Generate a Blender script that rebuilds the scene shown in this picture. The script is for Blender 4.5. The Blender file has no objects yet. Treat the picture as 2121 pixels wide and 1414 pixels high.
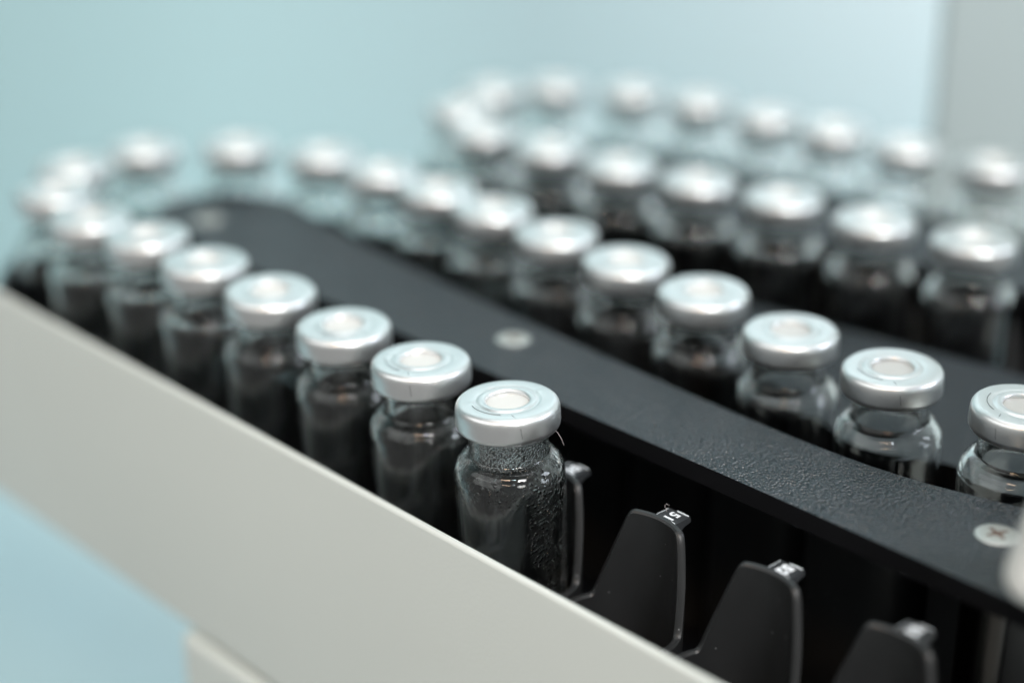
import bpy, bmesh, math, random
from mathutils import Vector, Matrix
random.seed(7)
PI = math.pi
S = 0.001                                   # everything below is written in millimetres
C = bpy.context.scene.collection
scn = bpy.context.scene

# ------------------------------------------------------------------ camera
cd = bpy.data.cameras.new('camera'); cam = bpy.data.objects.new('camera', cd); C.objects.link(cam)
cam.location = (0, 0, 138.98*S)
cam.rotation_euler = (math.radians(90-23.209), 0, 0)
cd.sensor_width = 36.0; cd.lens = 36.0*3583.77/2121
cd.clip_start = 0.01; cd.clip_end = 20
cd.dof.use_dof = True; cd.dof.focus_distance = 0.326
cd.dof.aperture_fstop = cd.lens/15.8; cd.dof.aperture_blades = 0
scn.camera = cam

# ------------------------------------------------------------------ render / view
scn.view_settings.view_transform = 'Standard'; scn.view_settings.look = 'None'
scn.view_settings.exposure = 0.0; scn.view_settings.gamma = 1.0
cy = scn.cycles
cy.use_denoising = True
cy.max_bounces = 16; cy.transmission_bounces = 14; cy.glossy_bounces = 6; cy.diffuse_bounces = 4
cy.blur_glossy = 0.5; cy.sample_clamp_indirect = 15.0
cy.caustics_reflective = False

# ------------------------------------------------------------------ world + lamps
w = bpy.data.worlds.new('World'); scn.world = w; w.use_nodes = True
bg = w.node_tree.nodes['Background']; bg.inputs[0].default_value = (0.60, 0.61, 0.60, 1); bg.inputs[1].default_value = 0.46

def area(name, loc, target, sx, sy, power, col, spread=180):
    l = bpy.data.lights.new(name, 'AREA'); l.shape = 'RECTANGLE'; l.size = sx; l.size_y = sy
    l.energy = power; l.color = col; l.spread = math.radians(spread)
    o = bpy.data.objects.new(name, l); C.objects.link(o); o.location = loc
    d = Vector(target)-Vector(loc); o.rotation_euler = d.to_track_quat('-Z', 'Y').to_euler()
    return o
area('ceiling_light', (0.10, 0.55, 1.35), (0.08, 0.50, 0.0), 1.1, 0.7, 4.3, (0.97, 0.99, 1.0))
area('window_light', (0.66, 1.10, 0.55), (0.05, 0.36, 0.0), 0.80, 0.55, 3.4, (0.93, 0.97, 1.0))
area('side_window', (1.00, 0.25, 0.55), (0.0, 0.40, 0.0), 0.28, 0.45, 4.0, (0.84, 0.90, 1.0))
area('wall_fill', (0.55, 0.84, 0.22), (0.26, 1.17, -0.15), 0.25, 0.25, 4.9, (1.0, 0.66, 0.66))  # lamp added out of view to brighten the wall's right side
area('left_fill', (-0.95, -0.15, 0.85), (-0.10, 0.36, -0.05), 1.6, 0.8, 5.5, (0.97, 1.0, 0.985))  # added fill for the panel front and the glass, not a real window
area('upper_fill', (0.05, 1.15, 0.57), (0.05, 0.0, 0.38), 1.5, 0.46, 1.9, (0.90, 0.985, 1.0))  # added light panel, stands in for a bright upper wall in the caps
area('right_fill', (0.55, -0.75, 1.0), (0.30, 0.50, 0.1), 0.4, 0.4, 3, (1.0, 0.99, 0.97), 60)
area('warm_lamp', (-0.20, -0.48, 1.02), (0.0, 0.35, 0.0), 0.34, 0.08, 3.4, (1.0, 0.68, 0.44))
area('cool_lamp', (0.12, -0.48, 1.02), (0.0, 0.35, 0.0), 0.12, 0.08, 2.0, (0.78, 0.88, 1.0))

# ------------------------------------------------------------------ materials
def mat(name, col, rough=0.5, metal=0.0, **kw):
    m = bpy.data.materials.new(name); m.use_nodes = True
    b = m.node_tree.nodes['Principled BSDF']
    b.inputs['Base Color'].default_value = (*col, 1); b.inputs['Roughness'].default_value = rough
    b.inputs['Metallic'].default_value = metal
    for k, v in kw.items(): b.inputs[k.replace('_', ' ')].default_value = v
    return m
def nd(m, t, **kw):
    n = m.node_tree.nodes.new(t)
    for k, v in kw.items(): setattr(n, k, v)
    return n
def lk(m, a, b): m.node_tree.links.new(a, b)
def coords(m, scale=1.0, sc3=None):
    t = nd(m, 'ShaderNodeTexCoord'); mp = nd(m, 'ShaderNodeMapping')
    mp.inputs['Scale'].default_value = sc3 or (scale, scale, scale)
    lk(m, t.outputs['Object'], mp.inputs['Vector']); return mp.outputs['Vector'], t
def noise(m, vec, scale, detail=3, rough=0.5):
    n = nd(m, 'ShaderNodeTexNoise'); lk(m, vec, n.inputs['Vector'])
    n.inputs['Scale'].default_value = scale; n.inputs['Detail'].default_value = detail; n.inputs['Roughness'].default_value = rough
    return n.outputs['Fac']
def ramp(m, fac, p0, p1, c0=(0, 0, 0, 1), c1=(1, 1, 1, 1)):
    r = nd(m, 'ShaderNodeValToRGB'); lk(m, fac, r.inputs['Fac'])
    r.color_ramp.elements[0].position = p0; r.color_ramp.elements[1].position = p1
    r.color_ramp.elements[0].color = c0; r.color_ramp.elements[1].color = c1
    return r.outputs['Color']
def bump(m, h, strength, dist, prev=None):
    b = nd(m, 'ShaderNodeBump'); lk(m, h, b.inputs['Height'])
    b.inputs['Strength'].default_value = strength; b.inputs['Distance'].default_value = dist
    if prev is not None: lk(m, prev, b.inputs['Normal'])
    return b.outputs['Normal']
def P(m): return m.node_tree.nodes['Principled BSDF']

# black leather-grained plastic of the guide plates
M_plate = mat('grained_black_plastic', (0.014, 0.026, 0.034), 0.42, Specular_IOR_Level=0.85)
v, _ = coords(M_plate, 1000)
nz = noise(M_plate, v, 0.55, 2)
mixv = nd(M_plate, 'ShaderNodeVectorMath', operation='MULTIPLY_ADD')
cn = nd(M_plate, 'ShaderNodeTexNoise'); lk(M_plate, v, cn.inputs['Vector']); cn.inputs['Scale'].default_value = 0.5
lk(M_plate, cn.outputs['Color'], mixv.inputs[0]); mixv.inputs[1].default_value = (0.6, 0.6, 0.6); lk(M_plate, v, mixv.inputs[2])
vo = nd(M_plate, 'ShaderNodeTexVoronoi', feature='SMOOTH_F1'); lk(M_plate, mixv.outputs[0], vo.inputs['Vector'])
vo.inputs['Scale'].default_value = 1.4; vo.inputs['Smoothness'].default_value = 0.25
lk(M_plate, bump(M_plate, nz, 0.12, 0.0002, bump(M_plate, vo.outputs['Distance'], 1.0, 0.0009)), P(M_plate).inputs['Normal'])
lk(M_plate, ramp(M_plate, noise(M_plate, v, 0.03, 4), 0.3, 0.75, (0.29, 0.29, 0.29, 1), (0.40, 0.40, 0.40, 1)), P(M_plate).inputs['Roughness'])

# moulded black plastic of the holders, with dust specks
M_hold = mat('moulded_black_plastic', (0.020, 0.020, 0.021), 0.35, Specular_IOR_Level=0.45)
v, _ = coords(M_hold, 1000)
sp = nd(M_hold, 'ShaderNodeTexVoronoi'); lk(M_hold, v, sp.inputs['Vector']); sp.inputs['Scale'].default_value = 0.55
spk = ramp(M_hold, sp.outputs['Distance'], 0.05, 0.10, (1, 1, 1, 1), (0, 0, 0, 1))
gate = ramp(M_hold, noise(M_hold, v, 0.25, 2), 0.55, 0.62)
mul = nd(M_hold, 'ShaderNodeMath', operation='MULTIPLY'); lk(M_hold, spk, mul.inputs[0]); lk(M_hold, gate, mul.inputs[1])
mx = nd(M_hold, 'ShaderNodeMix', data_type='RGBA'); lk(M_hold, mul.outputs[0], mx.inputs['Factor'])
mx.inputs['A'].default_value = (0.019, 0.020, 0.021, 1); mx.inputs['B'].default_value = (0.30, 0.31, 0.32, 1)
lk(M_hold, mx.outputs['Result'], P(M_hold).inputs['Base Color'])
lk(M_hold, ramp(M_hold, noise(M_hold, v, 0.12, 4), 0.3, 0.7, (0.30, 0.30, 0.30, 1), (0.46, 0.46, 0.46, 1)), P(M_hold).inputs['Roughness'])
lk(M_hold, bump(M_hold, noise(M_hold, v, 2.2, 3), 0.12, 0.0002), P(M_hold).inputs['Normal'])

M_tab = mat('tab_black_plastic', (0.035, 0.038, 0.042), 0.30, Specular_IOR_Level=0.6)
v, _ = coords(M_tab, 1000)
lk(M_tab, bump(M_tab, noise(M_tab, v, 1.5, 3), 0.15, 0.0002), P(M_tab).inputs['Normal'])
M_ink = mat('white_ink', (0.80, 0.84, 0.88), 0.5)
M_worn = mat('worn_plastic_edge', (0.70, 0.76, 0.80), 0.6)
M_fibre = mat('lint', (0.55, 0.5, 0.5), 0.8)

# painted sheet steel
def paint(name, col, rough, scale=1.0, bs=0.18):
    m = mat(name, col, rough, Specular_IOR_Level=0.35)
    v, _ = coords(m, 1000)
    lk(m, bump(m, noise(m, v, 1.1*scale, 2), bs, 0.00025), P(m).inputs['Normal'])
    c2 = tuple(c*0.94 for c in col)
    lk(m, ramp(m, noise(m, v, 0.012, 5), 0.25, 0.75, (*c2, 1), (*col, 1)), P(m).inputs['Base Color'])
    return m
M_cream = paint('cream_powder_coat', (0.675, 0.71, 0.675), 0.45)
M_cab = paint('grey_painted_cabinet', (0.485, 0.585, 0.605), 0.5)
M_cover = paint('white_moulded_cover', (0.86, 0.87, 0.84), 0.4)
M_pan = mat('matt_black_pan', (0.004, 0.004, 0.005), 0.6, Specular_IOR_Level=0.15)
v, _ = coords(M_pan, 1000); lk(M_pan, bump(M_pan, noise(M_pan, v, 0.8, 3), 0.1, 0.0003), P(M_pan).inputs['Normal'])
M_reflector = paint('pale_reflector_sheet', (0.62, 0.66, 0.64), 0.5)  # even pale colour of the reflecting sheet added behind the panel
M_back = mat('pale_cyan_wall', (0.40, 0.62, 0.66), 0.75, Specular_IOR_Level=0.2)
v, _ = coords(M_back, 1)
lk(M_back, ramp(M_back, noise(M_back, v, 2.0, 4), 0.2, 0.8, (0.385, 0.552, 0.568, 1), (0.405, 0.578, 0.594, 1)), P(M_back).inputs['Base Color'])
lk(M_back, bump(M_back, noise(M_back, v, 300, 2), 0.05, 0.0005), P(M_back).inputs['Normal'])

M_bench = mat('blue_bench_laminate', (0.34, 0.46, 0.49), 0.55, Specular_IOR_Level=0.3)
v, _ = coords(M_bench, 1)
lk(M_bench, ramp(M_bench, noise(M_bench, v, 6.0, 4), 0.2, 0.8, (0.405, 0.59, 0.63, 1), (0.43, 0.62, 0.66, 1)), P(M_bench).inputs['Base Color'])
lk(M_bench, bump(M_bench, noise(M_bench, v, 900, 2), 0.05, 0.0003), P(M_bench).inputs['Normal'])

# satin aluminium crimp cap
M_al = mat('satin_aluminium', (0.87, 0.88, 0.88), 0.36, 1.0)
v, _ = coords(M_al, 1000)
lk(M_al, bump(M_al, noise(M_al, v, 6.0, 2), 0.12, 0.0001, bump(M_al, noise(M_al, v, 0.35, 2), 0.015, 0.0003)), P(M_al).inputs['Normal'])
lk(M_al, ramp(M_al, noise(M_al, v, 1.2, 5, 0.65), 0.3, 0.75, (0.32, 0.32, 0.32, 1), (0.42, 0.42, 0.42, 1)), P(M_al).inputs['Roughness'])
M_score = mat('dark_score_line', (0.22, 0.22, 0.23), 0.4, 0.8)
M_sept = mat('septum_rubber', (0.66, 0.66, 0.635), 0.34, Specular_IOR_Level=0.5)
v, _ = coords(M_sept, 1000); lk(M_sept, bump(M_sept, noise(M_sept, v, 1.5, 2), 0.05, 0.0002), P(M_sept).inputs['Normal'])
M_screw = mat('nickel_screw', (0.60, 0.60, 0.57), 0.45, 1.0)
v, _ = coords(M_screw, 1000); lk(M_screw, bump(M_screw, noise(M_screw, v, 2.5, 3), 0.12, 0.0002), P(M_screw).inputs['Normal'])
M_recess = mat('screw_recess', (0.20, 0.12, 0.09), 0.5, 0.7)
M_post = mat('blackened_steel', (0.030, 0.028, 0.026), 0.26, 1.0)
v, _ = coords(M_post, sc3=(4000, 4000, 60)); lk(M_post, bump(M_post, noise(M_post, v, 1.0, 2), 0.1, 0.0002), P(M_post).inputs['Normal'])

def glass(name, dew):
    m = bpy.data.materials.new(name); m.use_nodes = True
    b = P(m); b.inputs['Base Color'].default_value = (0.975, 0.99, 0.985, 1); b.inputs['Roughness'].default_value = 0.0
    b.inputs['IOR'].default_value = 1.5; b.inputs['Transmission Weight'].default_value = 1.0
    v, t = coords(m, 1000)
    if dew == 0:
        lk(m, bump(m, noise(m, v, 0.12, 2), 0.06, 0.0006), b.inputs['Normal']); return m
    # droplets on the inside: fine on the neck, larger on the shoulder and one flank
    sep = nd(m, 'ShaderNodeSeparateXYZ'); lk(m, v, sep.inputs[0])
    def mr(x, a, c, lo=0., hi=1.):
        n = nd(m, 'ShaderNodeMapRange'); n.interpolation_type = 'SMOOTHSTEP'; lk(m, x, n.inputs[0])
        n.inputs[1].default_value = a; n.inputs[2].default_value = c; n.inputs[3].default_value = lo; n.inputs[4].default_value = hi
        return n.outputs[0]
    def drops(scale, lim, wob):
        cn = nd(m, 'ShaderNodeTexNoise'); lk(m, v, cn.inputs['Vector']); cn.inputs['Scale'].default_value = scale*0.7
        ma = nd(m, 'ShaderNodeVectorMath', operation='MULTIPLY_ADD'); lk(m, cn.outputs['Color'], ma.inputs[0])
        ma.inputs[1].default_value = (wob, wob, wob); lk(m, v, ma.inputs[2])
        vv = nd(m, 'ShaderNodeTexVoronoi', feature='F1'); lk(m, ma.outputs[0], vv.inputs['Vector']); vv.inputs['Scale'].default_value = scale
        return mr(vv.outputs['Distance'], lim, 0.05)
    def mm(op, a, c):
        n = nd(m, 'ShaderNodeMath', operation=op)
        for i, q in enumerate((a, c)):
            if isinstance(q, (int, float)): n.inputs[i].default_value = q
            else: lk(m, q, n.inputs[i])
        return n.outputs[0]
    neck = mr(sep.outputs['Z'], -13.0, -11.5)
    fine = mm('MULTIPLY', drops(2.5, 0.66, 0.25), neck)
    big = mm('MULTIPLY', drops(1.25, 0.52, 0.5), 0.5)
    flank = mm('MULTIPLY', mr(sep.outputs['X'], 1.0, 6.0), mr(noise(m, v, 0.16, 2), 0.38, 0.55))
    ring = mm('MULTIPLY', mr(sep.outputs['Z'], -20, -15.5), mr(sep.outputs['Z'], -11.5, -12.6))
    ring = mm('MULTIPLY', ring, mr(noise(m, v, 0.2, 2), 0.42, 0.6))
    ring = mm('MULTIPLY', ring, mr(sep.outputs['X'], -7.0, 1.0, 0.15, 1.0))
    where = mm('MAXIMUM', mm('MULTIPLY', flank, mr(sep.outputs['Z'], -12.0, -13.0)), ring)
    big = mm('MULTIPLY', big, where)
    h = mm('ADD', mm('MULTIPLY', fine, 0.8), big)
    lk(m, bump(m, h, 1.0*dew, 0.0008), b.inputs['Normal'])
    return m
M_glass = glass('clear_glass', 0)
M_dew = glass('glass_with_condensation', 1.0)
M_dew2 = glass('glass_with_light_condensation', 0.05)

# ------------------------------------------------------------------ mesh helpers
def link(name, me, m=None, parent=None):
    o = bpy.data.objects.new(name, me); C.objects.link(o)
    if m is not None:
        for q in (m if isinstance(m, (list, tuple)) else [m]): me.materials.append(q)
    if parent: o.parent = parent
    return o
def tomesh(name, bm, smooth=True, angle=40):
    bmesh.ops.recalc_face_normals(bm, faces=bm.faces)
    me = bpy.data.meshes.new(name); bm.to_mesh(me); bm.free()
    if smooth:
        for p in me.polygons: p.use_smooth = True
        try: me.set_sharp_from_angle(angle=math.radians(angle))
        except Exception: pass
    return me
def tag(o, label=None, cat=None, group=None, kind=None):
    if label: o['label'] = label
    if cat: o['category'] = cat
    if group: o['group'] = group
    if kind: o['kind'] = kind
    return o
def empty(name, loc=(0, 0, 0), rz=0):
    o = bpy.data.objects.new(name, None); C.objects.link(o); o.empty_display_size = 0.005
    o.location = [q*S for q in loc]; o.rotation_euler = (0, 0, rz); return o
def lathe(prof, seg=72, closed=False, slots=None, disp=None):
    bm = bmesh.new(); rings = []
    for r, z in prof:
        if r < 1e-6: rings.append([bm.verts.new((0, 0, z*S))]); continue
        ring = []
        for k in range(seg):
            a = 2*PI*k/seg; dz = disp(r, a, z) if disp else 0
            ring.append(bm.verts.new((r*math.cos(a)*S, r*math.sin(a)*S, (z+dz)*S)))
        rings.append(ring)
    idx = list(range(len(rings)-1))
    pairs = [(rings[i], rings[i+1], i) for i in idx]
    if closed: pairs.append((rings[-1], rings[0], len(rings)-1))
    for A, B, i in pairs:
        for k in range(seg):
            k2 = (k+1) % seg
            if len(A) == 1 and len(B) == 1: continue
            if len(A) == 1: vs = [A[0], B[k], B[k2]]
            elif len(B) == 1: vs = [A[k], A[k2], B[0]]
            else: vs = [A[k], A[k2], B[k2], B[k]]
            f = bm.faces.new(vs)
            if slots: f.material_index = slots(i)
    return bm
def smooth_prof(pts, n=4):
    out = []
    for i in range(len(pts)-1):
        p0 = pts[max(i-1, 0)]; p1 = pts[i]; p2 = pts[i+1]; p3 = pts[min(i+2, len(pts)-1)]
        for k in range(n):
            t = k/n
            out.append(tuple(0.5*((2*b)+(-a+c)*t+(2*a-5*b+4*c-d)*t*t+(-a+3*b-3*c+d)*t**3) for a, b, c, d in zip(p0, p1, p2, p3)))
    out.append(tuple(pts[-1])); return out
def prism(poly, z0, z1, bev=0.0):
    bm = bmesh.new()
    lo = [bm.verts.new((x*S, y*S, z0*S)) for x, y in poly]; hi = [bm.verts.new((x*S, y*S, z1*S)) for x, y in poly]
    n = len(poly)
    bm.faces.new(lo[::-1]); top = bm.faces.new(hi)
    for k in range(n): bm.faces.new((lo[k], lo[(k+1) % n], hi[(k+1) % n], hi[k]))
    if bev:
        bmesh.ops.bevel(bm, geom=[e for e in top.edges], offset=bev*S, segments=3, profile=0.5, affect='EDGES')
    return bm
def box(bm, cx, cy_, cz, sx, sy, sz, rz=0, bev=0.0, seg=2):
    t = bmesh.new(); bmesh.ops.create_cube(t, size=1)
    for v_ in t.verts: v_.co = Vector((v_.co.x*sx*S, v_.co.y*sy*S, v_.co.z*sz*S))
    if bev: bmesh.ops.bevel(t, geom=list(t.edges), offset=bev*S, segments=seg, profile=0.5, affect='EDGES')
    t.transform(Matrix.Translation((cx*S, cy_*S, cz*S)) @ Matrix.Rotation(rz, 4, 'Z'))
    me = bpy.data.meshes.new('t'); t.to_mesh(me); t.free(); bm.from_mesh(me); bpy.data.meshes.remove(me)
def tube(pts, r, seg=6, taper=None):
    bm = bmesh.new(); rings = []
    for i, p in enumerate(pts):
        p = Vector(p); d = (Vector(pts[min(i+1, len(pts)-1)])-Vector(pts[max(i-1, 0)])).normalized()
        u = d.orthogonal().normalized(); v_ = d.cross(u); rr = r*(taper(i/(len(pts)-1)) if taper else 1)
        rings.append([bm.verts.new((p+u*rr*math.cos(2*PI*k/seg)+v_*rr*math.sin(2*PI*k/seg))*S) for k in range(seg)])
    for A, B in zip(rings, rings[1:]):
        for k in range(seg): bm.faces.new((A[k], A[(k+1) % seg], B[(k+1) % seg], B[k]))
    bm.faces.new(rings[0][::-1]); bm.faces.new(rings[-1]); return bm

# ------------------------------------------------------------------ backdrop: bench and wall in one sweep
ZB = -330
bm = bmesh.new()
for a, b in ((-2000, 2000),):
    vs = [bm.verts.new((x*S, y*S, z*S)) for x, y, z in ((a, 1170, -900), (b, 1170, -900), (b, 1170, 1800), (a, 1170, 1800))]; bm.faces.new(vs)
tag(link('wall', tomesh('wall', bm, False), M_back), kind='structure')
bm = bmesh.new(); box(bm, 0, 750, ZB-18, 3200, 820, 36, 0, 3, 3)
tag(link('bench_top', tomesh('bench_top', bm), M_bench), kind='structure')

# frame of the nearest straight row: n points from the panel into the tray, rd along the row towards the camera
N = Vector((0.725, 0.688)); N.normalize(); RD = Vector((N.y, -N.x)); ANG = math.atan2(N.y, N.x)
def nr(n, rd): return (N.x*n+RD.x*rd, N.y*n+RD.y*rd)

# ------------------------------------------------------------------ sample tray (one machine) and its parts
tray = empty('sample_tray', (*nr(300, -200), ZB)); TL = Vector(tray.location)
tag(tray, 'cream autosampler tray with black grained guide plates carrying all the vials', 'sample tray')
def part(name, me, m, parent=None, label=None):
    """mesh built in world coordinates, hung under the tray (or one of its parts)"""
    o = link(name, me, m, parent or tray)
    if (parent or tray) is tray: o.location = -TL
    if label: o['label'] = label
    return o
# front panel: 1.8 mm folded sheet with a rounded top
bm = bmesh.new()
th_ = 1.8; n0 = 187.0; zt, zb = -23.5, -85.4
sec = [(n0, zb), (n0, zt-0.9)] + [(n0+0.9-0.9*math.cos(a), zt-0.9+0.9*math.sin(a)) for a in [PI*k/8 for k in range(1, 8)]] + [(n0+th_, zt-0.9), (n0+th_, zb+th_), (n0+14, zb+th_), (n0+14, zb), (n0+1, zb)]
ring0 = [bm.verts.new((*[q*S for q in nr(n_, -640)], z*S)) for n_, z in sec]
ring1 = [bm.verts.new((*[q*S for q in nr(n_, -60)], z*S)) for n_, z in sec]
for k in range(len(sec)):
    k2 = (k+1) % len(sec); bm.faces.new((ring0[k], ring0[k2], ring1[k2], ring1[k]))
bm.faces.new(ring0); bm.faces.new(ring1[::-1])
part('front_panel', tomesh('front_panel', bm), M_cream)
# pale sheet added behind the panel to shape reflections in the glass
bm = bmesh.new(); box(bm, 0, 0, 0, 560, 0.4, 51, 0, 0, 1)
lx, ly = nr(189.4, -350)
bm.transform(Matrix.Translation((lx*S, ly*S, -50.4*S)) @ Matrix.Rotation(math.atan2(RD.y, RD.x), 4, 'Z'))
part('panel_reflector', tomesh('panel_reflector', bm, False), M_reflector)
# base cabinet below, slightly proud of the panel
bm = bmesh.new(); box(bm, 0, 0, 0, 330, 240, 239, 0, 2.2, 4)
cx, cyy = nr(185.6+120, -311.5+165)
bm.transform(Matrix.Translation((cx*S, cyy*S, (-88.2-119.5)*S)) @ Matrix.Rotation(math.atan2(RD.y, RD.x), 4, 'Z'))
part('base_cabinet', tomesh('base_cabinet', bm), M_cream)
# black floor pan under the holders
WALL = [(-124.5, 408), (-132.5, 420), (-134, 448), (-126, 465), (-112, 477), (-76, 482), (-44, 474), (-28, 462), (-24, 470), (-25, 480), (-32, 500), (-29, 520), (-14, 537), (14, 547.5), (46, 540), (68, 526), (88, 509), (105, 493), (123, 477), (144, 459), (210, 402)]
fl = [nr(190, -80)]+WALL+[(260, 330), nr(300, -80)]
part('floor_pan', tomesh('floor_pan', prism(fl, -84, -76), False), M_pan)
wp = smooth_prof(WALL, 4); bm = bmesh.new(); cols = []
for k, p in enumerate(wp):
    d = (Vector(wp[min(k+1, len(wp)-1)])-Vector(wp[max(k-1, 0)])).normalized(); q = Vector((-d.y, d.x))
    p = Vector(p); cols.append([bm.verts.new((*((p+q*a)*S), z*S)) for a, z in ((0, -75.9), (0, -26.4), (0.4, -26), (1.6, -26), (2, -26.4), (2, -75.9))])
for A, B in zip(cols, cols[1:]):
    for k in range(6): bm.faces.new((A[k], B[k], B[(k+1) % 6], A[(k+1) % 6]))
bm.faces.new(cols[0]); bm.faces.new(cols[-1][::-1])
part('outer_rim', tomesh('outer_rim', bm, True, 30), M_hold)

def plate(poly, ztop, thick, screws, label, posts=(), wall=None):
    pts = smooth_prof(list(poly)+[poly[0]], 6)[:-1]
    # drop the doubled closing point
    me = tomesh('guide_plate', prism(pts, ztop-thick, ztop, 0.35), True, 30)
    for p_ in me.polygons:
        if p_.normal.z < 0.3: p_.material_index = 1  # sides and underside in flat black, shade put into their colour
    o = part('guide_plate', me, [M_plate, M_pan], None, label)
    for (x, y, rot) in screws:
        bm = lathe([(0, 0.20), (1.5, 0.20), (3.0, 0.17), (3.7, 0.08), (3.97, -0.12), (3.9, -0.6), (0, -0.6)], 40)
        s = link('screw', tomesh('screw', bm), M_screw, o); s.location = (x*S, y*S, (ztop+0.12)*S)
        bm = bmesh.new()
        for a in (0, PI/2): box(bm, 0, 0, 0.16+a*0.004, 4.3, 0.75, 0.14, rot+a, 0.05, 1)
        t = lathe([(0, 0.265), (0.55, 0.26), (0.85, 0.2), (0.85, 0.1), (0, 0.1)], 16)
        me = bpy.data.meshes.new('t'); t.to_mesh(me); t.free(); bm.from_mesh(me); bpy.data.meshes.remove(me)
        link('cross_recess', tomesh('cross_recess', bm), M_recess, s)
    if wall:
        bw = bmesh.new()  # black wall added under the plate so the gap stays dark
        lo_ = [bw.verts.new((x*S, y*S, -75.9*S)) for x, y in wall]; hi_ = [bw.verts.new((x*S, y*S, (ztop-thick-0.05)*S)) for x, y in wall]
        for k in range(len(wall)): bw.faces.new((lo_[k], lo_[(k+1) % len(wall)], hi_[(k+1) % len(wall)], hi_[k]))
        bw.faces.new(lo_[::-1]); bw.faces.new(hi_)
        link('shade_web', tomesh('shade_web', bw, False), M_pan, o)
    for (x, y) in posts:
        pr = [(0, ztop-thick-0.02), (4.4, ztop-thick-0.02), (4.4, -41.2), (4.15, -41.6), (4.15, -42.4), (4.4, -42.8), (4.4, -75.9), (0, -75.9)]
        p = link('support_post', tomesh('support_post', lathe(pr, 40), True, 25), M_post, o); p.location = (x*S, y*S, 0)
    return o
near = [nr(229, rd) for rd in (-90, -150, -200, -250, -300, -350)]
tip = [nr(230, -374), nr(236, -388), nr(246, -393), nr(257, -389), nr(266, -376), nr(267, -368)]
far = [nr(263, -350), nr(260, -325), nr(256.5, -290), nr(253.8, -250), nr(251.8, -210), nr(251.4, -180), nr(253, -160), nr(257, -143), nr(262, -128), nr(272, -105), nr(280, -90)]
plate(near+tip+far, -13, 4, [(0.3, 355.8, 0.5), (85.8, 267.8, 0.35), (-81, 437, 0.2)], 'black grained guide plate between the two nearest rows of vials, held by pale screws', [(83.6, 262.5)])
plate([(57, 366), (62, 352), (69, 338), (80, 326.5), (92, 317), (110, 306.5), (150, 290), (200, 300), (150, 337), (117, 362.5), (81, 390.3), (61, 406), (52, 408), (48.5, 398), (51, 381)], -25, 5, [], 'black guide plate lying lower, between the second and third rows of vials', (), [(64, 370), (72, 354), (90, 338), (200, 302), (150, 325), (110, 352), (78, 378)])
N3 = Vector((0.61, 0.79)); R3 = Vector((0.79, -0.61))
def n3(n, r): return (N3.x*n+R3.x*r, N3.y*n+R3.y*r)
plate([n3(386, r) for r in (-120, -180, -220, -250, -275)]+[n3(388, -294), n3(397, -304), n3(408, -304), n3(417, -292)]+[n3(418.5, r) for r in (-270, -240, -200, -160, -120)], -15, 5, [(52, 466, 0.3)], 'black guide plate in the far loop of vials', (), [n3(398, -120), n3(398, -295), n3(408, -295), n3(408, -120)])

# ------------------------------------------------------------------ vials
ALPR = [(4.15, -0.95), (4.15, -0.25), (4.3, -0.02), (4.6, 0.14), (5.2, 0.16), (5.6, 0.04), (5.85, -0.18), (6.1, -0.20), (6.35, -0.05), (6.7, 0.0), (7.6, 0.0),
        (8.5, -0.02), (8.95, -0.08), (9.35, -0.24), (9.68, -0.52), (9.9, -0.92), (10.02, -1.45), (10.06, -2.2), (10.06, -4.2), (9.98, -4.7), (9.75, -5.15), (9.35, -5.48),
        (8.8, -5.62), (8.3, -5.58), (8.2, -5.4), (9.2, -5.2), (9.55, -4.8), (9.55, -1.6), (9.1, -1.0)]
def dents(r, a, z):
    dz = 0
    for a0 in (0.5, 2.05, 3.35, 4.9):
        d = math.atan2(math.sin(a-a0), math.cos(a-a0))*6.6
        dz += 0.16*math.exp(-(d/0.55)**2-((r-6.75)/0.5)**2) if z > -0.4 else 0
    return dz
me_cap = tomesh('cap', lathe(ALPR, 112, True, None, dents), True, 50)
me_sept = tomesh('septum', lathe([(0, -0.62), (2.5, -0.60), (4.0, -0.66), (6, -0.98), (8.9, -1.0), (8.9, -1.55), (0, -1.55)], 56), True, 50)
bm = bmesh.new()
def join(t):
    me = bpy.data.meshes.new('t'); t.to_mesh(me); t.free(); bm.from_mesh(me); bpy.data.meshes.remove(me)
a0 = math.radians(-150)
join(tube([(7.05*math.cos(a), 7.05*math.sin(a), 0.0) for a in [math.radians(q) for q in range(-160, -96, 4)]], 0.085, 5))
join(tube([(r*math.cos(math.radians(-84+(r-7)*3)), r*math.sin(math.radians(-84+(r-7)*3)), 0.0 if r < 8.4 else -0.08) for r in (7.2, 7.6, 8.0, 8.4, 8.6)], 0.075, 5))
aa = math.radians(-76)
join(tube([(10.05*math.cos(aa+q*0.004), 10.05*math.sin(aa+q*0.004), -1.6-q*0.32) for q in range(8)], 0.055, 5))
me_score = tomesh('score_line', bm)
outer = smooth_prof([(9.0, -2.0), (9.05, -2.8), (9.0, -4.6), (8.6, -5.0), (7.95, -5.3), (7.75, -6.2), (7.72, -8.0), (7.72, -10.2), (7.85, -10.75), (8.35, -11.15), (9.2, -11.6), (9.95, -12.35), (10.45, -13.5), (10.73, -15.1), (10.82, -17.2), (10.82, -22), (10.8, -35), (10.8, -46.5), (10.5, -48.6), (9.4, -49.7), (7.5, -49.95)], 3)
outer = [(8.7, -1.62)]+outer+[(0, -49.3)]
inner = [(0, -47.6), (7.0, -48.1)]+smooth_prof([(8.6, -47.6), (9.25, -46.2), (9.45, -44), (9.45, -30), (9.45, -17.4), (9.35, -15.6), (9.05, -14.4), (8.5, -13.5), (7.7, -12.9), (6.85, -12.3), (6.38, -11.3), (6.3, -7.5), (6.3, -5.5), (6.3, -3.0), (6.35, -1.62)], 3)
no = len(outer)
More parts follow.
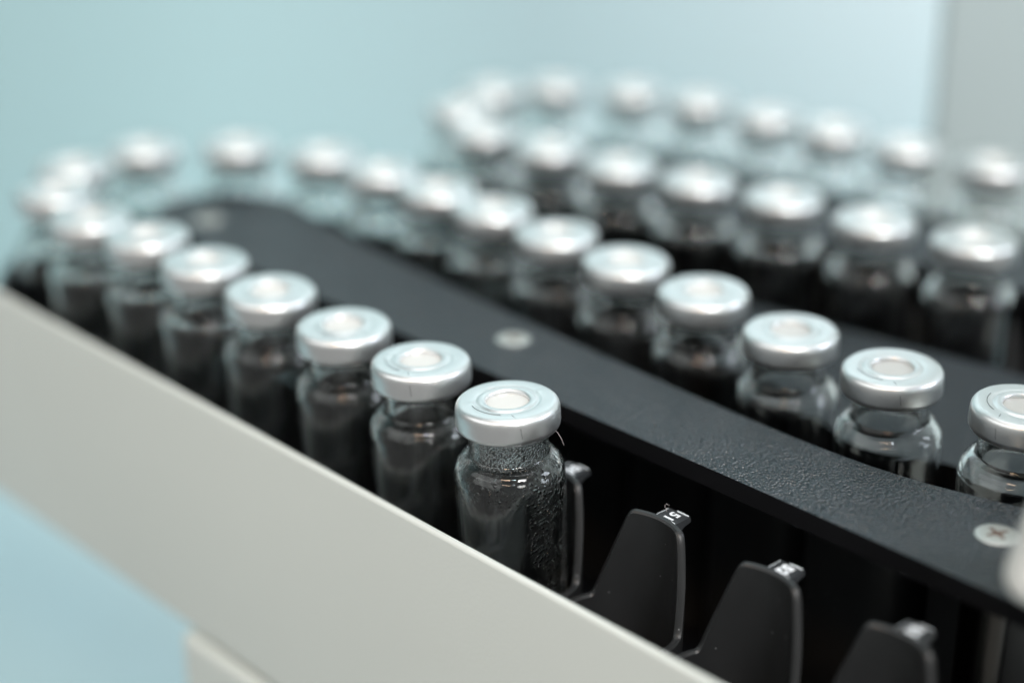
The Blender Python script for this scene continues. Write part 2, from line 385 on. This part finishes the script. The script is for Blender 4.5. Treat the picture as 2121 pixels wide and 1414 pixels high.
def glass_mesh(): return tomesh('glass_body', lathe(outer+inner, 80, True, lambda i: 1 if i >= no else 0), True, 60)
# inner profile starts on the axis, so drop the degenerate closing faces between the two axis points
def vial_proto(m_in, score=True):
    r = empty('glass_vial')
    g = link('glass_body', glass_mesh(), [M_glass, m_in], r)
    c = link('crimp_cap', me_cap, None, r)
    s = link('septum', me_sept, None, c)
    if score: link('score_line', me_score, None, c)
    return r
me_cap.materials.append(M_al); me_sept.materials.append(M_sept); me_score.materials.append(M_score)
def kids(o): return [q for q in bpy.data.objects if q.parent == o]
def copy_tree(o, parent=None):
    c = o.copy(); C.objects.link(c); c.parent = parent
    for ch in TREE.get(o.name, []): copy_tree(ch, c)
    return c
TREE = {}
def remember(o):
    TREE[o.name] = kids(o)
    for k in TREE[o.name]: remember(k)

ORD = ['', 'first', 'second', 'third', 'fourth', 'fifth', 'sixth', 'seventh', 'eighth', 'ninth', 'tenth', 'eleventh']
row1 = [(-0.9, 296.4), (-18.2, 315.6), (-35.4, 334.8), (-53.1, 353.6), (-70.5, 371.8), (-87.2, 388.6), (-104.2, 404.0)]
arc1 = [(-117.6, 424.3), (-117.9, 445.8), (-101.9, 461.8), (-76.5, 465.8), (-52.0, 458.2)]
row2 = [(96.4, 293.8), (75.2, 312.0), (58.1, 332.0), (42.0, 352.2), (26.2, 372.2), (10.6, 391.8), (-4.7, 409.6), (-19.2, 426.2), (-34.8, 442.8)]
row3 = [(110.2, 388.2), (89.3, 402.9), (68.9, 418.2), (48.9, 433.6), (29.2, 448.3), (10.6, 463.4)]
arc2 = [(-8.4, 480.5), (-15.5, 503.5), (-6.0, 524.0), (14.0, 531.0)]
row4 = [(37.4, 525.6), (57.0, 513.2), (75.4, 497.0), (92.4, 481.3), (110.4, 464.8), (130.0, 447.8)]
vials = []
for i, p in enumerate(row1):
    lab = ('nearest sharp glass vial with beads of condensation inside its neck, beside the cream panel' if i == 0 else
           '%s clear crimp-capped vial from the front in the row behind the cream panel' % ORD[i+1])
    vials.append((p, lab, 'row1', i))
for i, p in enumerate(arc1):
    lab = ['blurred vial at the far left bend, lower one at the left edge of the picture', 'blurred vial at the far left bend, half hidden above the leftmost one',
           'blurred vial in the far left bend, left one of three above the plate tip', 'blurred vial in the far left bend, middle of the three above the plate tip',
           'blurred vial in the far left bend, right one of the three above the plate tip'][i]
    vials.append((p, lab, 'arc1', i))
for i, p in enumerate(row2):
    lab = ('clear vial cut by the right picture edge, with the pale screw below it' if i == 0 else
           '%s clear vial from the right edge, in the row behind the grained plate' % ORD[i+1])
    vials.append((p, lab, 'row2', i))
for i, p in enumerate(row3):
    lab = ('vial of the third row cut by the right picture edge, large blurred white cap' if i == 0 else
           '%s blurred vial back from the right picture edge in the third row' % ORD[i+1])
    vials.append((p, lab, 'row3', i))
for i, p in enumerate(arc2):
    vials.append((p, ['first blurred vial of the far middle bend, next after the third row', 'leftmost blurred vial of the far middle bend',
                      'hazy vial in the far middle bend, just above its leftmost one', 'hazy vial at the back of the far middle bend, farthest away'][i], 'arc2', i))
for i, p in enumerate(row4):
    vials.append((p, ('hazy vial standing in front of the grey cabinet at the right' if i == 5 else '%s hazy vial from the left in the farthest row against the pale wall' % ORD[i+1]), 'row4', i))

proto = vial_proto(M_glass); remember(proto)
dewy = {('row1', 0): M_dew, ('row2', 0): M_dew2, ('row2', 1): M_dew2}
spin = {('row1', 0): 0.0, ('row1', 1): math.radians(-24), ('row2', 1): math.radians(-17), ('row2', 0): math.radians(-60)}
used = False
for (x, y), lab, row, i in vials:
    if (row, i) in dewy:
        o = vial_proto(dewy[(row, i)])
    elif not used: o = proto; used = True
    else: o = copy_tree(proto)
    dz = random.uniform(-0.55, 0.45)
    o.location = (x*S, y*S, dz*S)
    o.rotation_euler = (math.radians(random.uniform(-1.5, 1.5)), math.radians(random.uniform(-1.5, 1.5)), spin.get((row, i), random.uniform(0, 6.28)))
    if (row, i) == ('row1', 0):
        o.location.z = 0; o.rotation_euler = (math.radians(-0.5), math.radians(-2.0), 0)
    tag(o, lab, 'vial', 'crimp-capped glass vials standing in the tray chain')

# ------------------------------------------------------------------ vial holders
R0, R1, SH = 11.3, 12.8, 2.9
def ztop(phi):
    a = abs(phi)
    if a <= 36:
        d = max(0, a-26)/10; return -20.4-2.2*d**2.6
    if a < 60: return -22.6-(a-36)/24*13.6
    if a < 68: t = (a-60)/8; return -36.2-2.6*(1-(1-t)**2)
    return -38.8
def holder_mesh():
    bm = bmesh.new(); phis = []
    q = -180.0
    while q < 180: phis.append(q); q += 1.5 if abs(q) < 72 else 5
    cols = []
    for f in phis:
        a = math.radians(f); sh = SH if abs(f) < 90 else (SH/2 if abs(f) == 90 else 0); zt = ztop(f); b = 0.36
        col = []
        for r, z in ((R1, -76), (R1, zt-b), (R1-b, zt), (R0+b, zt), (R0, zt-b), (R0, -52), (R0, -52)):
            col.append((bm.verts.new(((sh+r*math.cos(a))*S, r*math.sin(a)*S, z*S))))
        cols.append(col)
    n = len(cols)
    for k in range(n):
        A, B = cols[k], cols[(k+1) % n]
        for j in range(5): bm.faces.new((A[j], B[j], B[j+1], A[j+1]))
    bm.faces.new([c[5] for c in cols]); bm.faces.new([c[0] for c in cols][::-1])
    for c in cols: bm.verts.remove(c[6])
    return tomesh('cup', bm, True, 35)
me_cup = holder_mesh(); me_cup.materials.append(M_hold)
bm = bmesh.new()
# number tab: a flat tongue on a short bracket behind the paddle
x0 = SH+R1-0.3; x1 = SH+R1+4.7; TZ = -21.3
t = bmesh.new()
pf = [(x0, TZ), (x1-0.25, TZ), (x1, TZ-0.25), (x1, TZ-1.1), (x1-1.6, TZ-1.4), (x0, TZ-3.4)]
L = [t.verts.new((a*S, -2.65*S, z*S)) for a, z in pf]; Rr = [t.verts.new((a*S, 2.65*S, z*S)) for a, z in pf]
for k in range(len(pf)): t.faces.new((L[k], L[(k+1) % len(pf)], Rr[(k+1) % len(pf)], Rr[k]))
t.faces.new(L[::-1]); t.faces.new(Rr)
me_tab = tomesh('number_tab', t, False); me_tab.materials.append(M_tab)
# worn whitish burrs along the tab's edges
bm = bmesh.new(); rr_ = random.Random(3)
def burr(p, q, n, r):
    pts = [Vector(p).lerp(Vector(q), k/n)+Vector((rr_.uniform(-1, 1), rr_.uniform(-1, 1), rr_.uniform(-.6, .8)))*0.05 for k in range(n+1)]
    join(tube(pts, r, 5, lambda s: 0.5+0.8*rr_.random()))
burr((x1-0.15, -2.2, TZ), (x1-0.2, 0.6, TZ), 8, 0.15)
burr((x0+0.75, 0.6, TZ), (x0+0.75, -2.3, TZ), 8, 0.16)
burr((x0+0.6, 2.6, TZ), (x1-0.6, 2.6, TZ), 8, 0.06)
me_burr = tomesh('worn_edge', bm); me_burr.materials.append(M_worn)
def number_mesh(txt, bold):
    cu = bpy.data.curves.new('n', 'FONT'); cu.body = txt; cu.size = 3.1*S; cu.align_x = 'CENTER'; cu.align_y = 'CENTER'; cu.offset = bold*S; cu.extrude = 0.02*S; cu.space_character = 1.12
    ob = bpy.data.objects.new('n', cu); C.objects.link(ob)
    me = bpy.data.meshes.new_from_object(ob.evaluated_get(bpy.context.evaluated_depsgraph_get()))
    bpy.data.objects.remove(ob); bpy.data.curves.remove(cu); me.materials.append(M_ink); return me
def holder_proto():
    h = empty('vial_holder'); link('cup', me_cup, None, h)
    t_ = link('number_tab', me_tab, None, h); link('worn_edge', me_burr, None, t_); return h
hp = holder_proto(); remember(hp); hused = False
def norm_of(seq, k, side):
    a = Vector(seq[max(k-1, 0)]); b = Vector(seq[min(k+1, len(seq)-1)]); d = (b-a).normalized()
    return math.atan2(*( (-d.x, d.y) if side > 0 else (d.x, -d.y) ))
def place_holder(x, y, ang, lab, num=None):
    global hused
    if not hused: o = hp; hused = True
    else: o = copy_tree(hp)
    o.location = (x*S, y*S, 0); o.rotation_euler = (0, 0, ang)
    tag(o, lab, 'vial holder', 'black numbered vial holders of the tray chain')
    if num:
        tb = [q for q in bpy.data.objects if q.parent == o and q.name.startswith('number_tab')][0]
        nm = link('number', number_mesh(num, 0.09 if num == '51' else 0.2), None, tb)
        nm.location = ((SH+R1+2.15)*S, 0.1*S, (TZ+0.03)*S)
        # the figures are read along the tongue, towards the vial
        nm.rotation_euler = (0, 0, PI)
for k, num, lab in ((1, '51', 'empty black holder whose sharp tab reads 51, right beside the nearest vial'),
                    (2, '52', 'empty black holder numbered 52, the middle of the three empty ones'),
                    (3, '53', 'empty black holder numbered 53, at the bottom edge left of the steel post')):
    q = Vector((-0.9, 296.4))+RD*(26.6*k+0.5*k*(k-1)/2)
    place_holder(q.x, q.y, ANG, lab, num)
seqA = row1+arc1
for k, (x, y) in enumerate(row2):
    a = norm_of(row2, k, -1) + PI if False else norm_of(row2, k, 1) + PI
    place_holder(x, y, a+PI if False else a, 'black holder round the %s vial from the right edge behind the grained plate' % ORD[k+1])
for k, (x, y) in enumerate(row3):
    place_holder(x, y, norm_of(row3, k, 1), 'black holder round the %s vial from the right edge in the third row' % ORD[k+1])
for k, (x, y) in enumerate(seqA[:8]):
    a = ANG if k < 5 else norm_of(seqA, k, 1)
    place_holder(x, y, a, 'black holder numbered 50 round the nearest dewy vial' if k == 0 else 'black holder round the %s vial from the front behind the cream panel' % ORD[k+1], '50' if k == 0 else None)

# ------------------------------------------------------------------ cabinet, cover, lint
cab = empty('grey_cabinet', (240, 640, ZB)); tag(cab, 'blurred grey instrument cabinet standing behind the vials at the upper right', 'cabinet')
CL = Vector(cab.location)
bm = bmesh.new(); box(bm, 0, 0, 0, 260, 160, 960, 0, 4, 3)
bm.transform(Matrix.Translation((127.5*S, 512*S, 150*S)) @ Matrix.Rotation(math.radians(-20), 4, 'Z') @ Matrix.Translation((130*S, 80*S, 0)))
o = link('cabinet_body', tomesh('cabinet_body', bm), M_cab, cab); o.location = -CL
bm = bmesh.new(); box(bm, 0, 0, 0, 90, 40, 120, 0, 5, 6)
me = tomesh('cover_arm', bm)
o = link('cover_arm', me, M_cover)
o.location = (133.6*S, 222*S, 46*S); o.rotation_euler = (0.0, math.radians(13), math.radians(-25))
tag(o, 'blurred white rounded cover at the right edge, over the screwed end of the plate', 'machine cover')

def rayz(u, v, d):
    th = math.radians(23.209); c, s = math.cos(th), math.sin(th)
    up = -(v-707)/3583.77*d; x = (u-1060.5)/3583.77*d
    return (x, d*c+up*s, 138.98-d*s+up*c)
def fibre(pix, d, r, lab):
    pts = smooth_prof([rayz(u, v, d) for u, v in pix], 5); b = Vector(pts[0])
    f = link('lint_fibre', tomesh('lint_fibre', tube([Vector(p)-b for p in pts], r, 5, lambda s: 1-0.5*s)), M_fibre); f.location = b*S
    tag(f, lab, 'lint')
fibre([(1150, 890), (1157, 899), (1164, 911), (1168, 922)], 327, 0.045, 'thin lint hair hanging under the right side of the nearest cap')
fibre([(1381, 1061), (1380, 1053), (1377, 1048), (1381, 1043), (1386, 1047)], 331, 0.04, 'curled lint hair standing on the tab that reads 51')
